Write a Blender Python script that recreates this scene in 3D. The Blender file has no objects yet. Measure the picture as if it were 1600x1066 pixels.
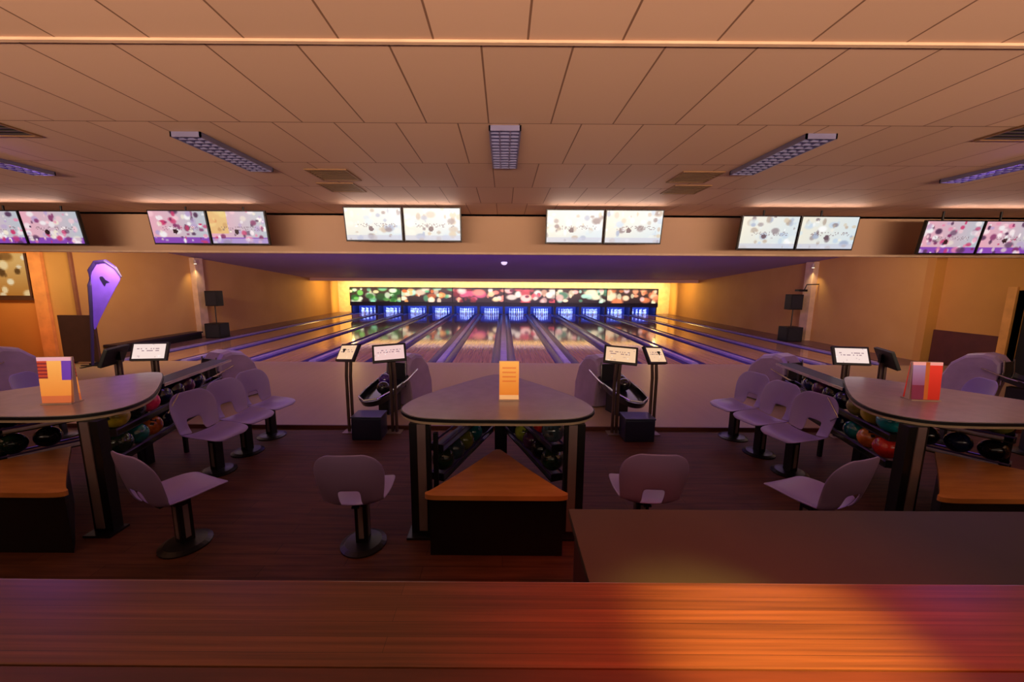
import bpy, bmesh, math, random
from mathutils import Vector, Matrix
random.seed(7)
C = bpy.context.scene.collection
R = math.radians
PI = math.pi

# ---------------------------------------------------------------- camera
cam_d = bpy.data.cameras.new('camera')
cam = bpy.data.objects.new('camera', cam_d); C.objects.link(cam)
cam_d.sensor_width = 36.0; cam_d.lens = 36.0 * 600 / 1600
cam_d.shift_x = 13 / 1600
cam_d.clip_start = 0.05; cam_d.clip_end = 200
cam.matrix_world = (Matrix.Translation((0, 0, 2.22)) @ Matrix.Rotation(PI/2 - math.atan(91/600), 4, 'X')
                    @ Matrix.Rotation(R(0.36), 4, 'Z'))
sc = bpy.context.scene
sc.camera = cam
# ---------------------------------------------------------------- exposure and world
sc.view_settings.view_transform = 'Standard'
sc.view_settings.look = 'None'
sc.view_settings.gamma = 1.0
sc.view_settings.exposure = 0.0
sc.view_settings.use_curve_mapping = False
w = bpy.data.worlds.new('world'); sc.world = w; w.use_nodes = True
w.node_tree.nodes['Background'].inputs[0].default_value = (1.0, 0.6, 0.4, 1)
w.node_tree.nodes['Background'].inputs[1].default_value = 0.01

def lin(c):
    if isinstance(c, str):
        c = [int(c[i:i+2], 16)/255 for i in (0, 2, 4)]
    return tuple((v/12.92 if v <= .04045 else ((v+.055)/1.055)**2.4) for v in c[:3]) + (1.0,)

def light(kind, loc, target, energy, color, size=1, size_y=None, spot=None, blend=.5, name='lamp', spread=None):
    d = bpy.data.lights.new(name, kind); d.energy = energy; d.color = color
    if kind == 'AREA':
        d.shape = 'RECTANGLE' if size_y else 'SQUARE'; d.size = size
        if size_y: d.size_y = size_y
        if spread: d.spread = R(spread)
    else:
        d.shadow_soft_size = size
    if spot: d.spot_size = R(spot); d.spot_blend = blend
    o = bpy.data.objects.new(name, d); C.objects.link(o); o.location = loc
    v = Vector(target) - Vector(loc)
    o.rotation_euler = v.to_track_quat('-Z', 'Y').to_euler() if kind != 'POINT' else (0, 0, 0)
    return o

WARM = (1.0, .74, .55); AMBER = (1.0, .60, .16); UV = (.30, .12, 1.0); RED = (1.0, .06, .02)
# unseen warm fill lamps added behind the camera for ceiling, bulkhead and seats
light('AREA', (0, -2.0, 2.3), (0, -0.2, 3.66), 52, WARM, 18, 1.0, name='rear_ceiling_fill')
light('AREA', (0, -1.2, 2.35), (0, 4.0, 3.95), 355, WARM, 22, .4, name='rear_bulkhead_fill', spread=75)
light('AREA', (0, -1.2, 3.45), (0, 4.5, 0.0), 9, WARM, 10, .6, name='rear_seating_fill')
# ultra violet tubes behind the bulkhead, washing lanes and lane ceiling
light('AREA', (0, 9.3, 2.95), (0, 16, 3.9), 480, (.42, .20, 1.0), 16, .25, name='lane_ultraviolet_light')
light('AREA', (0, 8.9, 2.95), (0, 12, 0.0), 3, UV, 20, .25, name='approach_ultraviolet_light')
light('AREA', (0, 8.9, 2.95), (0, 9.5, .0), 150, (1, .74, .58), 20, .3, name='approach_warm_fill')  # warm fill added to brighten the approach, not one of the tubes
# cove light behind the masking unit
light('AREA', (0, 26.95, 2.05), (0, 27.75, 2.3), 380, (1, .84, .52), 22.5, .2, name='cove_light')
for s in (-1, 1):
    light('AREA', (s*11.25, 26.9, 1.1), (s*11.6, 28, 1.1), 38, (1, .70, .26), .3, 2.0, name='cove_side_light')
    light('AREA', (s*10.2, 25.6, 2.3), (s*12, 23.5, 1.4), 95, AMBER, .3, .8, name='cove_wall_light')

# ---------------------------------------------------------------- materials
MATS = {}
def mat(name, col, rough=.5, metal=0, col2=None, nscale=4, stretch=(1, 1, 1), emit=None, estr=0, bump=0, spec=.5, coat=0, fac=(.35, .65)):
    if name in MATS: return MATS[name]
    m = bpy.data.materials.new(name); m.use_nodes = True
    nt = m.node_tree; b = nt.nodes['Principled BSDF']
    b.inputs['Base Color'].default_value = lin(col); b.inputs['Roughness'].default_value = rough
    b.inputs['Metallic'].default_value = metal; b.inputs['Specular IOR Level'].default_value = spec
    b.inputs['Coat Weight'].default_value = coat
    tc = nt.nodes.new('ShaderNodeTexCoord'); mp = nt.nodes.new('ShaderNodeMapping')
    mp.inputs['Scale'].default_value = stretch
    nt.links.new(tc.outputs['Object'], mp.inputs[0])
    no = nt.nodes.new('ShaderNodeTexNoise'); no.inputs['Scale'].default_value = nscale; no.inputs['Detail'].default_value = 4
    nt.links.new(mp.outputs[0], no.inputs[0])
    mr = nt.nodes.new('ShaderNodeMapRange'); mr.inputs[1].default_value = fac[0]; mr.inputs[2].default_value = fac[1]
    nt.links.new(no.outputs[0], mr.inputs[0])
    mx = nt.nodes.new('ShaderNodeMix'); mx.data_type = 'RGBA'
    c1 = lin(col); c2 = lin(col2) if col2 else tuple(v*.82 for v in c1[:3]) + (1,)
    mx.inputs[6].default_value = c1; mx.inputs[7].default_value = c2
    nt.links.new(mr.outputs[0], mx.inputs[0]); nt.links.new(mx.outputs[2], b.inputs['Base Color'])
    if bump:
        bp = nt.nodes.new('ShaderNodeBump'); bp.inputs['Strength'].default_value = bump; bp.inputs['Distance'].default_value = .01
        nt.links.new(no.outputs[0], bp.inputs['Height']); nt.links.new(bp.outputs[0], b.inputs['Normal'])
    if emit:
        b.inputs['Emission Color'].default_value = lin(emit); b.inputs['Emission Strength'].default_value = estr
    MATS[name] = m
    return m

def brick_mat(name, col, mortar, bw, rh, ms, rough, offset=.5, vary=.12, loc=(0, 0, 0), rot=0, grain=None, bump=.3, spec=.5, smooth=.1):
    m = bpy.data.materials.new(name); m.use_nodes = True
    nt = m.node_tree; b = nt.nodes['Principled BSDF']; b.inputs['Roughness'].default_value = rough
    b.inputs['Specular IOR Level'].default_value = spec
    tc = nt.nodes.new('ShaderNodeTexCoord'); mp = nt.nodes.new('ShaderNodeMapping')
    mp.inputs['Location'].default_value = loc; mp.inputs['Rotation'].default_value = (0, 0, rot)
    nt.links.new(tc.outputs['Object'], mp.inputs[0])
    br = nt.nodes.new('ShaderNodeTexBrick'); br.offset = offset
    br.inputs['Scale'].default_value = 1; br.inputs['Brick Width'].default_value = bw; br.inputs['Row Height'].default_value = rh
    br.inputs['Mortar Size'].default_value = ms; br.inputs['Mortar Smooth'].default_value = smooth
    c = lin(col)
    br.inputs['Color1'].default_value = tuple(v*(1+vary) for v in c[:3]) + (1,)
    br.inputs['Color2'].default_value = tuple(v*(1-vary) for v in c[:3]) + (1,)
    br.inputs['Mortar'].default_value = lin(mortar)
    nt.links.new(mp.outputs[0], br.inputs[0])
    out = br.outputs[0]
    if grain:
        mp2 = nt.nodes.new('ShaderNodeMapping'); mp2.inputs['Scale'].default_value = grain
        nt.links.new(mp.outputs[0], mp2.inputs[0])
        no = nt.nodes.new('ShaderNodeTexNoise'); no.inputs['Scale'].default_value = 3; no.inputs['Detail'].default_value = 6
        nt.links.new(mp2.outputs[0], no.inputs[0])
        mr = nt.nodes.new('ShaderNodeMapRange'); mr.inputs[1].default_value = .3; mr.inputs[2].default_value = .7
        mr.inputs[3].default_value = .55; mr.inputs[4].default_value = 1.15
        nt.links.new(no.outputs[0], mr.inputs[0])
        mx = nt.nodes.new('ShaderNodeMix'); mx.data_type = 'RGBA'; mx.blend_type = 'MULTIPLY'; mx.inputs[0].default_value = 1
        nt.links.new(out, mx.inputs[6]); nt.links.new(mr.outputs[0], mx.inputs[7]); out = mx.outputs[2]
    nt.links.new(out, b.inputs['Base Color'])
    bp = nt.nodes.new('ShaderNodeBump'); bp.inputs['Strength'].default_value = bump; bp.inputs['Distance'].default_value = .01; bp.invert = True
    nt.links.new(br.outputs['Fac'], bp.inputs['Height']); nt.links.new(bp.outputs[0], b.inputs['Normal'])
    MATS[name] = m
    return m

def screen_mat(name, strength):
    m = bpy.data.materials.new(name); m.use_nodes = True
    nt = m.node_tree; b = nt.nodes['Principled BSDF']; b.inputs['Roughness'].default_value = .25
    b.inputs['Base Color'].default_value = (.01, .01, .01, 1)
    at = nt.nodes.new('ShaderNodeAttribute'); at.attribute_name = 'picture'
    nt.links.new(at.outputs['Color'], b.inputs['Emission Color']); b.inputs['Emission Strength'].default_value = strength
    MATS[name] = m; return m

def print_mat(name, rough=.4, glow=0.0):
    m = bpy.data.materials.new(name); m.use_nodes = True
    nt = m.node_tree; b = nt.nodes['Principled BSDF']; b.inputs['Roughness'].default_value = rough
    at = nt.nodes.new('ShaderNodeAttribute'); at.attribute_name = 'picture'
    nt.links.new(at.outputs['Color'], b.inputs['Base Color'])
    if glow:
        nt.links.new(at.outputs['Color'], b.inputs['Emission Color']); b.inputs['Emission Strength'].default_value = glow
    MATS[name] = m; return m

# ---------------------------------------------------------------- mesh helpers
def obj(name, bm, m, parent=None, smooth=False, loc=None):
    me = bpy.data.meshes.new(name); bm.normal_update(); bm.to_mesh(me); bm.free()
    for mm in (m if isinstance(m, (list, tuple)) else [m]): me.materials.append(mm)
    if smooth:
        for p in me.polygons: p.use_smooth = True
    o = bpy.data.objects.new(name, me); C.objects.link(o)
    if parent: o.parent = parent
    if loc: o.location = loc
    return o
def thing(name, label, cat, loc=(0, 0, 0), rz=0, group=None):
    o = bpy.data.objects.new(name, None); o.empty_display_size = .1; C.objects.link(o)
    o.location = loc; o.rotation_euler = (0, 0, rz)
    return tag(o, label, cat, group)
def tag(o, label, cat, group=None):
    o['label'] = label; o['category'] = cat
    if group: o['group'] = group
    return o
def struct(o):
    o['kind'] = 'structure'; return o
def copy_tree(o, parent=None):
    c = o.copy(); C.objects.link(c)
    if parent: c.parent = parent
    for ch in [x for x in C.objects if x.parent == o]: copy_tree(ch, c)
    return c

def box(bm, x0, x1, y0, y1, z0, z1, mi=0, M=None):
    vs = [bm.verts.new((x, y, z)) for x in (x0, x1) for y in (y0, y1) for z in (z0, z1)]
    if M is not None:
        for v in vs: v.co = M @ v.co
    fs = [(0, 1, 3, 2), (4, 6, 7, 5), (0, 4, 5, 1), (2, 3, 7, 6), (0, 2, 6, 4), (1, 5, 7, 3)]
    for f in fs:
        fa = bm.faces.new([vs[i] for i in f]); fa.material_index = mi
    return vs
def bxm(*a, **k):
    bm = bmesh.new(); box(bm, *a, **k); return bm
def bevbox(x0, x1, y0, y1, z0, z1, r=.01, seg=2):
    bm = bxm(x0, x1, y0, y1, z0, z1)
    bmesh.ops.bevel(bm, geom=bm.edges[:], offset=r, segments=seg, profile=.7, affect='EDGES')
    return bm
def tube(bm, pts, r, n=8, mi=0, caps=True, radii=None):
    pts = [Vector(p) for p in pts]; rings = []
    for i, p in enumerate(pts):
        d = (pts[min(i+1, len(pts)-1)] - pts[max(i-1, 0)]).normalized()
        up = Vector((0, 0, 1)) if abs(d.z) < .95 else Vector((1, 0, 0))
        a = d.cross(up).normalized(); b = d.cross(a).normalized()
        rr = radii[i] if radii else r
        rings.append([bm.verts.new(p + a*math.cos(2*PI*k/n)*rr + b*math.sin(2*PI*k/n)*rr) for k in range(n)])
    for q in range(len(rings)-1):
        for k in range(n):
            f = bm.faces.new((rings[q][k], rings[q][(k+1) % n], rings[q+1][(k+1) % n], rings[q+1][k])); f.material_index = mi
    if caps:
        bm.faces.new(rings[0][::-1]).material_index = mi; bm.faces.new(rings[-1]).material_index = mi
def lathe(bm, prof, n=16, cx=0, cy=0, mi=0):
    rings = []
    for r, z in prof:
        rings.append([bm.verts.new((cx + r*math.cos(2*PI*k/n), cy + r*math.sin(2*PI*k/n), z)) for k in range(n)])
    for q in range(len(rings)-1):
        for k in range(n):
            bm.faces.new((rings[q][k], rings[q][(k+1) % n], rings[q+1][(k+1) % n], rings[q+1][k])).material_index = mi
    bm.faces.new(rings[0][::-1]).material_index = mi; bm.faces.new(rings[-1]).material_index = mi
def prism(bm, poly, z0, z1, mi=0):
    a = [bm.verts.new((x, y, z0)) for x, y in poly]; b = [bm.verts.new((x, y, z1)) for x, y in poly]
    n = len(poly)
    for k in range(n):
        bm.faces.new((a[k], a[(k+1) % n], b[(k+1) % n], b[k])).material_index = mi
    bm.faces.new(a[::-1]).material_index = mi; bm.faces.new(b).material_index = mi
def smoothpoly(pts, seg=6):
    out = []; n = len(pts)
    for i in range(n):
        p0, p1, p2, p3 = [Vector(pts[(i+k-1) % n]) for k in range(4)]
        for s in range(seg):
            t = s/seg
            v = .5*((2*p1) + (-p0+p2)*t + (2*p0-5*p1+4*p2-p3)*t*t + (-p0+3*p1-3*p2+p3)*t**3)
            out.append((v.x, v.y))
    return out
def offset_poly(poly, d):
    n = len(poly); out = []
    for i in range(n):
        a, b = Vector(poly[i-1]), Vector(poly[(i+1) % n]); t = (b-a).normalized()
        out.append((poly[i][0] + t.y*d, poly[i][1] - t.x*d))
    return out

# picture drawn as face colours on a grid in the local XZ plane (normal -Y), then moved by M
def picture(name, W, H, nx, ny, fn, m, parent, M=Matrix.Identity(4)):
    verts = [M @ Vector((-W/2 + W*i/nx, 0, -H/2 + H*j/ny)) for j in range(ny+1) for i in range(nx+1)]
    faces = [(j*(nx+1)+i, j*(nx+1)+i+1, (j+1)*(nx+1)+i+1, (j+1)*(nx+1)+i) for j in range(ny) for i in range(nx)]
    me = bpy.data.meshes.new(name); me.from_pydata([tuple(v) for v in verts], [], faces)
    me.materials.append(m)
    at = me.color_attributes.new('picture', 'FLOAT_COLOR', 'CORNER')
    cols = []
    for j in range(ny):
        for i in range(nx):
            c = lin(fn((i+.5)/nx, (j+.5)/ny)); cols += list(c)*4
    at.data.foreach_set('color', cols)
    o = bpy.data.objects.new(name, me); C.objects.link(o); o.parent = parent
    return o

def blobs(rs, n, pal, base, smin=.03, smax=.14, asp=1.78):
    bl = [(rs.random(), rs.random(), rs.uniform(smin, smax), rs.uniform(.5, 1.6), rs.choice(pal), rs.uniform(.6, 1)) for _ in range(n)]
    def fn(u, v):
        c = base(u, v)
        for (x, y, s, e, k, a) in bl:
            d = (((u-x)*asp/e)**2 + (v-y)**2)/(s*s)
            if d < 2.2:
                t = a*min(1, max(0, 1.5-d)); c = tuple(c[i]*(1-t)+k[i]*t for i in range(3))
        return c
    return fn
def hx(s): return tuple(int(s[i:i+2], 16)/255 for i in (0, 2, 4))
def mixc(a, b, t): return tuple(a[i]*(1-t)+b[i]*t for i in range(3))

# ---------------------------------------------------------------- palette
black = mat('black_plastic', '0b0a0c', .45)
blackmetal = mat('black_metal', '121013', .35)
chrome = mat('brushed_chrome', 'c8c4c4', .22, 1)
cream = mat('cream_edge', 'b8a488', .4)
silverleg = mat('silver_leg_face', '8d7d80', .4, .3)
wallm = mat('wall_paint', 'cb9c50', .8, col2='c29248', nscale=.6)
wallo = mat('orange_wall_paint', 'cc8434', .8, col2='c07a2e', nscale=.5)
beige = mat('bulkhead_paint', 'c8a182', .7, nscale=.5, col2='c39b7b')
laneviolet = mat('lane_ceiling_violet_wash', 'a892cc', .7, nscale=.4, col2='a28cc4')  # violet lamp wash deepened by tinting the ceiling colour
tilem = brick_mat('ceiling_tile', 'c39a80', '7a5540', .567, 1.19, .007, .65, vary=.05, loc=(-.134, -.2 , 0), bump=.5, smooth=.2)
floorm = brick_mat('dark_plank_floor', '56301f', '2a150d', 1.25, .13, .002, .62, vary=.12, grain=(.6, 8, 1), bump=.08, spec=.22)
approachm = brick_mat('approach_maple', '9c8062', '937759', .06, 4.7, .0006, .36, vary=.025, grain=None, bump=0, spec=.45)
lanem = brick_mat('lane_maple', 'b58a66', 'a87e5c', .028, 6, .0005, .07, vary=.05, grain=(12, .3, 1), bump=0, spec=.6)
gutterm = mat('gutter_plastic', '4a3f66', .25, col2='443a5e')
capm = mat('lane_divider_cap', '9a8cb4', .22, col2='8d80aa')
woodshelf = mat('orange_wood_shelf', 'cc8a4c', .4, col2='ba7840', nscale=3, stretch=(1, 6, 1))
counterwood = brick_mat('counter_planks', '74432a', '3f2214', 30, .045, .0006, .3, vary=.16, grain=(.5, 26, 1), bump=.1, loc=(.3, .01, 0))
lowcounter = mat('lower_counter_laminate', '463e34', .6, col2='41392f', spec=.25, nscale=2)
redside = mat('counter_side_panel', '4a241c', .5)
laminate = mat('table_laminate', 'a39690', .25, col2='9c8f8a', nscale=8)
lav = mat('chair_lavender_plastic', '9682b4', .35, col2='907cae', nscale=2)
hoodm = mat('ball_return_shell', '9b84a2', .35)
navy = mat('navy_panel', '1c2038', .3)
brownpanel = mat('dark_brown_panel', '4a2a20', .6)
framebrown = mat('dark_wood_frame', '4a2a16', .5)
pinm = mat('pin_white', 'e8e8f0', .25)
pinred = mat('pin_red_band', 'c02020', .3)

# ================================================================= SETTING
RW = 12.0
struct(obj('floor', bxm(-15.2, 13, -4, 5.63, -.1, 0), floorm))
struct(obj('floor', bxm(-15.2, 13, 5.63, 10.3, -.1, .05), approachm))
struct(obj('trim_1', bxm(-15.2, 13, 5.60, 5.63, -.02, .052), mat('approach_nosing', '5c3020', .4)))
struct(obj('floor', bxm(-RW-.3, RW+.3, 10.3, 28.2, -.2, -.07), mat('lane_bed_dark', '2a2430', .6)))
for s, x0, x1 in ((-1, -RW, -10.86), (1, 10.86, RW)):
    struct(obj('floor', bxm(x0, x1, 10.3, 28.0, -.2, .05), mat('side_walkway', '6b4c4a', .3)))
struct(obj('ceiling', bxm(-15.2, 13, -4, 8.5, 3.66, 3.76), tilem))
struct(obj('trim_2', bxm(-15, 13, 2.545, 2.575, 3.645, 3.66), mat('ceiling_main_beam', 'd3aa8b', .5)))
# sloping ceiling over the lanes and its flat end
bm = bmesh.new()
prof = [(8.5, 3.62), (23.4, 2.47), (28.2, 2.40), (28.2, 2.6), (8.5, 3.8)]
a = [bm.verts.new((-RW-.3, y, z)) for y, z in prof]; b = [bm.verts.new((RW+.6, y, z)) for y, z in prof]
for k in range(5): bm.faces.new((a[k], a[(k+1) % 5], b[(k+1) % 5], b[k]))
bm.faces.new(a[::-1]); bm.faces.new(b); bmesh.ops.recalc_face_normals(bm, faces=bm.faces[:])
struct(obj('ceiling', bm, laneviolet))
struct(obj('trim_3', bxm(-RW, RW, 24.0, 24.2, 2.27, 2.48), beige))
# bulkhead that carries nothing but hides the lane lamps, TVs hang before it
struct(obj('wall_bulkhead', bxm(-15.2, 13, 8.5, 8.62, 2.86, 3.66), beige))
struct(obj('trim_4', bxm(-15.2, 13, 8.47, 8.64, 2.825, 2.865), mat('bulkhead_lip', 'e0bc9a', .5)))
# walls
struct(obj('wall_left', bxm(-RW-.2, -RW, 10.9, 28.2, -.1, 3.7), wallm))
struct(obj('wall_left', bxm(-15.2, -12.8, 10.88, 11.1, -.1, 3.7), wallo))
struct(obj('wall_left', bxm(-12.8, -RW+.001, 10.88, 11.1, -.1, 3.7), wallm))
struct(obj('wall_left', bxm(-15.4, -15.2, -4, 11.1, -.1, 3.76), wallm))
struct(obj('ceiling', bxm(-15.2, -RW, 8.62, 10.9, 3.5, 3.6), wallm))
struct(obj('ceiling', bxm(RW+.3, RW+.8, 8.62, 10.9, 3.5, 3.6), wallm))
struct(obj('wall_right', bxm(RW, RW+.2, 10.9, 28.2, -.1, 3.7), wallm))
bm = bmesh.new()
box(bm, RW+.3, RW+.5, 9.25, 11.1, -.1, 3.7); box(bm, RW+.3, RW+.5, 8.0, 9.25, 2.12, 3.7); box(bm, RW+.3, RW+.5, -4, 8.0, -.1, 3.76)
box(bm, RW-.002, RW+.298, 10.88, 11.1, -.1, 3.7)
struct(obj('wall_right', bm, mat('yellow_lit_wall_tone', 'c08a3e', .8, nscale=.5)))  # yellower lighting on this stretch is put into the wall colour
struct(obj('wall_back', bxm(-15.2, 13, -4.2, -4, -.1, 3.76), wallm))
struct(obj('wall_end', bxm(-RW-.2, RW+.2, 28.0, 28.2, -.1, 2.6), mat('end_wall_paint', 'e2c084', .8)))
for s in (-1, 1):
    struct(obj('trim_5' if s < 0 else 'trim_6', bevbox(s*(RW-.1)-.1, s*(RW-.1)+.1, 14.9, 15.3, .05, 3.09, .01), mat('pilaster_paint', 'dcb98a', .7)))
# doorway right: lit jamb and dark leaf
dr = struct(obj('door_1', bxm(RW+.52, RW+.58, 8.0, 9.25, -.0, 2.12), mat('door_black', '0c0809', .6)))
obj('door_frame', bxm(RW+.24, RW+.52, 9.25, 9.42, .05, 2.2), mat('door_jamb', 'd59a4a', .6), dr)
struct(obj('baseboard_right', bxm(RW+.24, RW+.298, 9.43, 10.87, .05, .98), mat('wainscot_dark', '53281e', .6)))
# lit serving window left
wz0, wz1, wx0, wx1 = 1.72, 2.95, -15.1, -13.22
wn = struct(obj('window_1', bxm(wx0, wx1, 10.80, 10.879, wz0, wz0+.06), framebrown))
bm = bmesh.new(); box(bm, wx0-.02, wx1+.055, 10.74, 10.879, wz0-.06, wz0); obj('window_sill', bm, framebrown, wn)
obj('window_frame', bxm(wx1-.06, wx1, 10.82, 10.879, wz0+.06, wz1), framebrown, wn)
rs = random.Random(3)
fn = blobs(rs, 26, [hx('fff0c8'), hx('5a3a18'), hx('ffe6b0'), hx('c89048'), hx('fff6e0'), hx('8a5a28')],
           lambda u, v: mixc(hx('b8742c'), hx('e6b46a'), min(1, v*1.2)), .03, .11, 1.5)
picture('window_pane', wx1-wx0-.08, wz1-wz0-.06, 48, 30, fn, screen_mat('lit_window_view', .75), wn,
        Matrix.Translation(((wx0+wx1)/2-.02, 10.87, (wz0+wz1)/2+.03)))
struct(obj('trim_7', bxm(-13.16, -12.8, 10.80, 10.879, .05, 3.5), mat('light_orange_column', 'e89c50', .7)))
struct(obj('trim_8', bxm(-12.06, -11.98, 10.82, 10.879, .05, 3.5), mat('corner_bead', '8a5230', .6)))

# ================================================================= LANES
PITCH = 1.75
ords = ['first', 'second', 'third', 'fourth', 'fifth', 'sixth', 'seventh', 'eighth', 'ninth', 'tenth', 'eleventh', 'twelfth']
def lane_place(i):
    return (ords[i] + ' lane from the left' if i < 6 else ords[11-i] + ' lane from the right').replace('first lane from the ', 'outermost lane on the ')
LY0, LY1 = 10.3, 27.3
def gutter_bm(x0, x1):
    bm = bmesh.new(); n = 8; r = []
    for k in range(n+1):
        t = k/n; x = x0 + (x1-x0)*t; z = .035 - .085*math.sin(PI*t)
        r.append((bm.verts.new((x, LY0, z)), bm.verts.new((x, LY1, z))))
    for k in range(n): bm.faces.new((r[k][0], r[k+1][0], r[k+1][1], r[k][1]))
    return bm
lane_x = [(-5.5+i)*PITCH for i in range(12)]
for i, x in enumerate(lane_x):
    t = thing('bowling_lane', 'glossy maple bowling lane with dark gutters, ' + lane_place(i), 'bowling lane', (x, LY0, 0), 0, 'bowling lanes')
    def lo(name, bm, m):
        bm.transform(Matrix.Translation((0, -LY0, 0))); return obj(name, bm, m, t)
    lo('lane_surface', bxm(-.533, .533, LY0, LY1, -.06, .05), lanem)
    lo('gutter', gutter_bm(-.775, -.533), gutterm); lo('gutter', gutter_bm(.533, .775), gutterm)
# dividers between lanes
for i in range(13):
    x = (-6+i)*PITCH
    wd = .095
    bm = bxm(-wd, wd, 0, LY1-.9-LY0, -.06, .085); bmesh.ops.bevel(bm, geom=[e for e in bm.edges if all(v.co.z > 0 for v in e.verts)], offset=.02, segments=2, affect='EDGES')
    if i == 0: lb = 'lilac capping rail beyond the outermost lane by the left side wall'
    elif i == 12: lb = 'lilac capping rail beyond the outermost lane by the right side wall'
    elif i == 6: lb = 'lilac capping rail down the middle of all the lanes'
    elif i < 6: lb = 'lilac capping rail just right of the ' + lane_place(i-1)
    else: lb = 'lilac capping rail just left of the ' + lane_place(i)
    o = obj('lane_divider', bm, capm, None, loc=(x, LY0, 0)); tag(o, lb, 'divider', 'capping rails between lanes')

# masking unit: six panels, one per lane pair, over a dark pinsetter housing
MY = 26.3
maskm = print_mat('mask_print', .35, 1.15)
pals = [['7fe060', 'e8ffd0', '2c6a2c', '90e8b0', 'e8e8a0'], ['ffb060', 'ffe8c0', 'e0703a', '60c080', 'b8f0c8'], ['ffe0a0', 'ff9a80', 'fff4e0', 'e06080', '8a2a30'],
        ['ffd0c0', 'e05a60', 'fff0d8', '6a2838', 'ffc8a0'], ['e8ffd8', 'b8f0d0', 'fff0c0', 'ffc0b0', '508060'], ['ffb080', 'ffe0b0', 'ffd8d0', 'f0f0c0', 'e08050']]
maskwords = ['green balls and pins', 'orange and mint balls', 'cream and pink balls', 'dark red with a pale burst', 'pale green and cream pins', 'orange and cream balls']
for p in range(6):
    x = (-5+2*p)*PITCH
    t = thing('masking_panel', 'masking panel printed with %s, %s' % (maskwords[p], ['leftmost of six', 'second from left', 'third from left', 'third from right', 'second from right', 'rightmost of six'][p]), 'masking panel', (x, MY, 0), 0, 'masking panels above the pins')
    obj('panel_frame', bxm(-PITCH, PITCH, 0, .12, .64, 1.88), black, t)
    rs = random.Random(20+p)
    pal = [hx(c) for c in pals[p]]
    f0 = blobs(rs, 34, pal, lambda u, v: mixc(hx('241a20'), hx('5a4436'), v), .08, .26, 2.9)
    def fn(u, v, f0=f0):
        c = f0(u, v)
        if v > .93: return mixc(c, hx('30302c'), .6)
        return c
    picture('panel_print', 2*PITCH-.05, .96, 72, 22, fn, maskm, t, Matrix.Translation((0, -.012, 1.37)))
    obj('panel_sill', bxm(-PITCH, PITCH, -.03, 0, .62, .86), mat('mask_navy_band', '141238', .4), t)
blue_back = mat('pit_curtain_blue', '2a3c90', .6)
pinlab = []
for i, x in enumerate(lane_x):
    t = thing('pinsetter', 'blue lit pinsetter bay ending the ' + lane_place(i), 'pinsetter', (x, MY, 0), 0, 'pinsetter bays')
    obj('kickback', bxm(-.875, -.80, .15, 1.5, -.06, .64), mat('kickback_dark', '14122e', .4), t)
    obj('kickback', bxm(.80, .875, .15, 1.5, -.06, .64), MATS['kickback_dark'], t)
    obj('pit_curtain', bxm(-.80, .80, 1.40, 1.44, .0, .64), blue_back, t)
    obj('housing', bxm(-.875, .875, .15, 1.5, .65, 1.85), black, t)
    light('AREA', (x, MY+.2, .62), (x, MY+.8, .15), 38, (.2, .34, 1.0), 1.4, .08, name='pin_light')
# ---- pins
bm = bmesh.new()
prof = [(.026, 0), (.030, .01), (.045, .06), (.0605, .115), (.058, .15), (.045, .20), (.030, .235), (.0235, .26), (.025, .285), (.031, .32), (.0323, .345), (.027, .368), (.014, .380)]
lathe(bm, prof, 14)
for f in bm.faces:
    z = f.calc_center_median().z
    if .237 < z < .262: f.material_index = 1
pin0 = obj('bowling_pin', bm, [pinm, pinred], smooth=True)
first = True
for i, x in enumerate(lane_x):
    for r in range(4):
        for k in range(r+1):
            o = pin0 if first else pin0.copy()
            if not first: C.objects.link(o)
            first = False
            o.location = (x + (k - r/2)*.305, MY+.22 + r*.264, .05)
            w_ = [['front pin'], ['second row left', 'second row right'], ['third row left', 'third row middle', 'third row right'],
                  ['back row outer left', 'back row inner left', 'back row inner right', 'back row outer right']][r][k]
            tag(o, 'white bowling pin, %s, on the %s' % (w_, lane_place(i)), 'bowling pin', 'white pins at the end of the lanes')

# ================================================================= TV SCREENS
tvm = screen_mat('tv_picture', .98)
bezel = mat('tv_bezel', '101018', .35)
def tv_fn(seed, kind):
    rs = random.Random(seed)
    if kind == 'white':
        pal = [hx('ffffff'), hx('f4f0e4'), hx('e6ecea'), hx('d9e6ea'), hx('c9b7a6'), hx('8a7a80'), hx('b8a89a'), hx('c8d8e8'), hx('a8b4cc'), hx('d8c8b0')]
        base = lambda u, v: mixc(hx('f2ead6'), hx('d8e6ee'), min(1, max(0, u*.8 + (1-v)*.25)))
    else:
        pal = [hx('f8c8d0'), hx('e888a8'), hx('c83868'), hx('f4f0f0'), hx('803060'), hx('f0e4d0'), hx('b8a0c8'), hx('fff0f0'), hx('503050')]
        base = lambda u, v: mixc(hx('e8a8b8'), hx('b8c0c8'), u) if v > .18 else hx('8848b0')
    b1 = blobs(rs, 46 if kind == 'white' else 60, pal, base, .025, .11 if kind == 'white' else .1)
    dk = (rs.uniform(.38, .5), rs.uniform(.33, .42))
    def fn(u, v):
        c = b1(u, v)
        if ((u-dk[0])*1.78)**2 + (v-dk[1])**2 < .006: c = hx('6a5560') if kind == 'white' else hx('301820')
        if kind == 'mixed' and u < .33 and v > .3: c = mixc(c, hx('e8c060'), .7)
        if kind != 'pink' and v < .16: c = mixc(c, hx('c8c8dc'), .6)
        if .2 < u < .9 and .42 < v < .52 and rs.random() < .25: c = mixc(c, hx('705860'), .5)
        return c
    return fn
TW, TH_ = 1.115, .64
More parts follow.
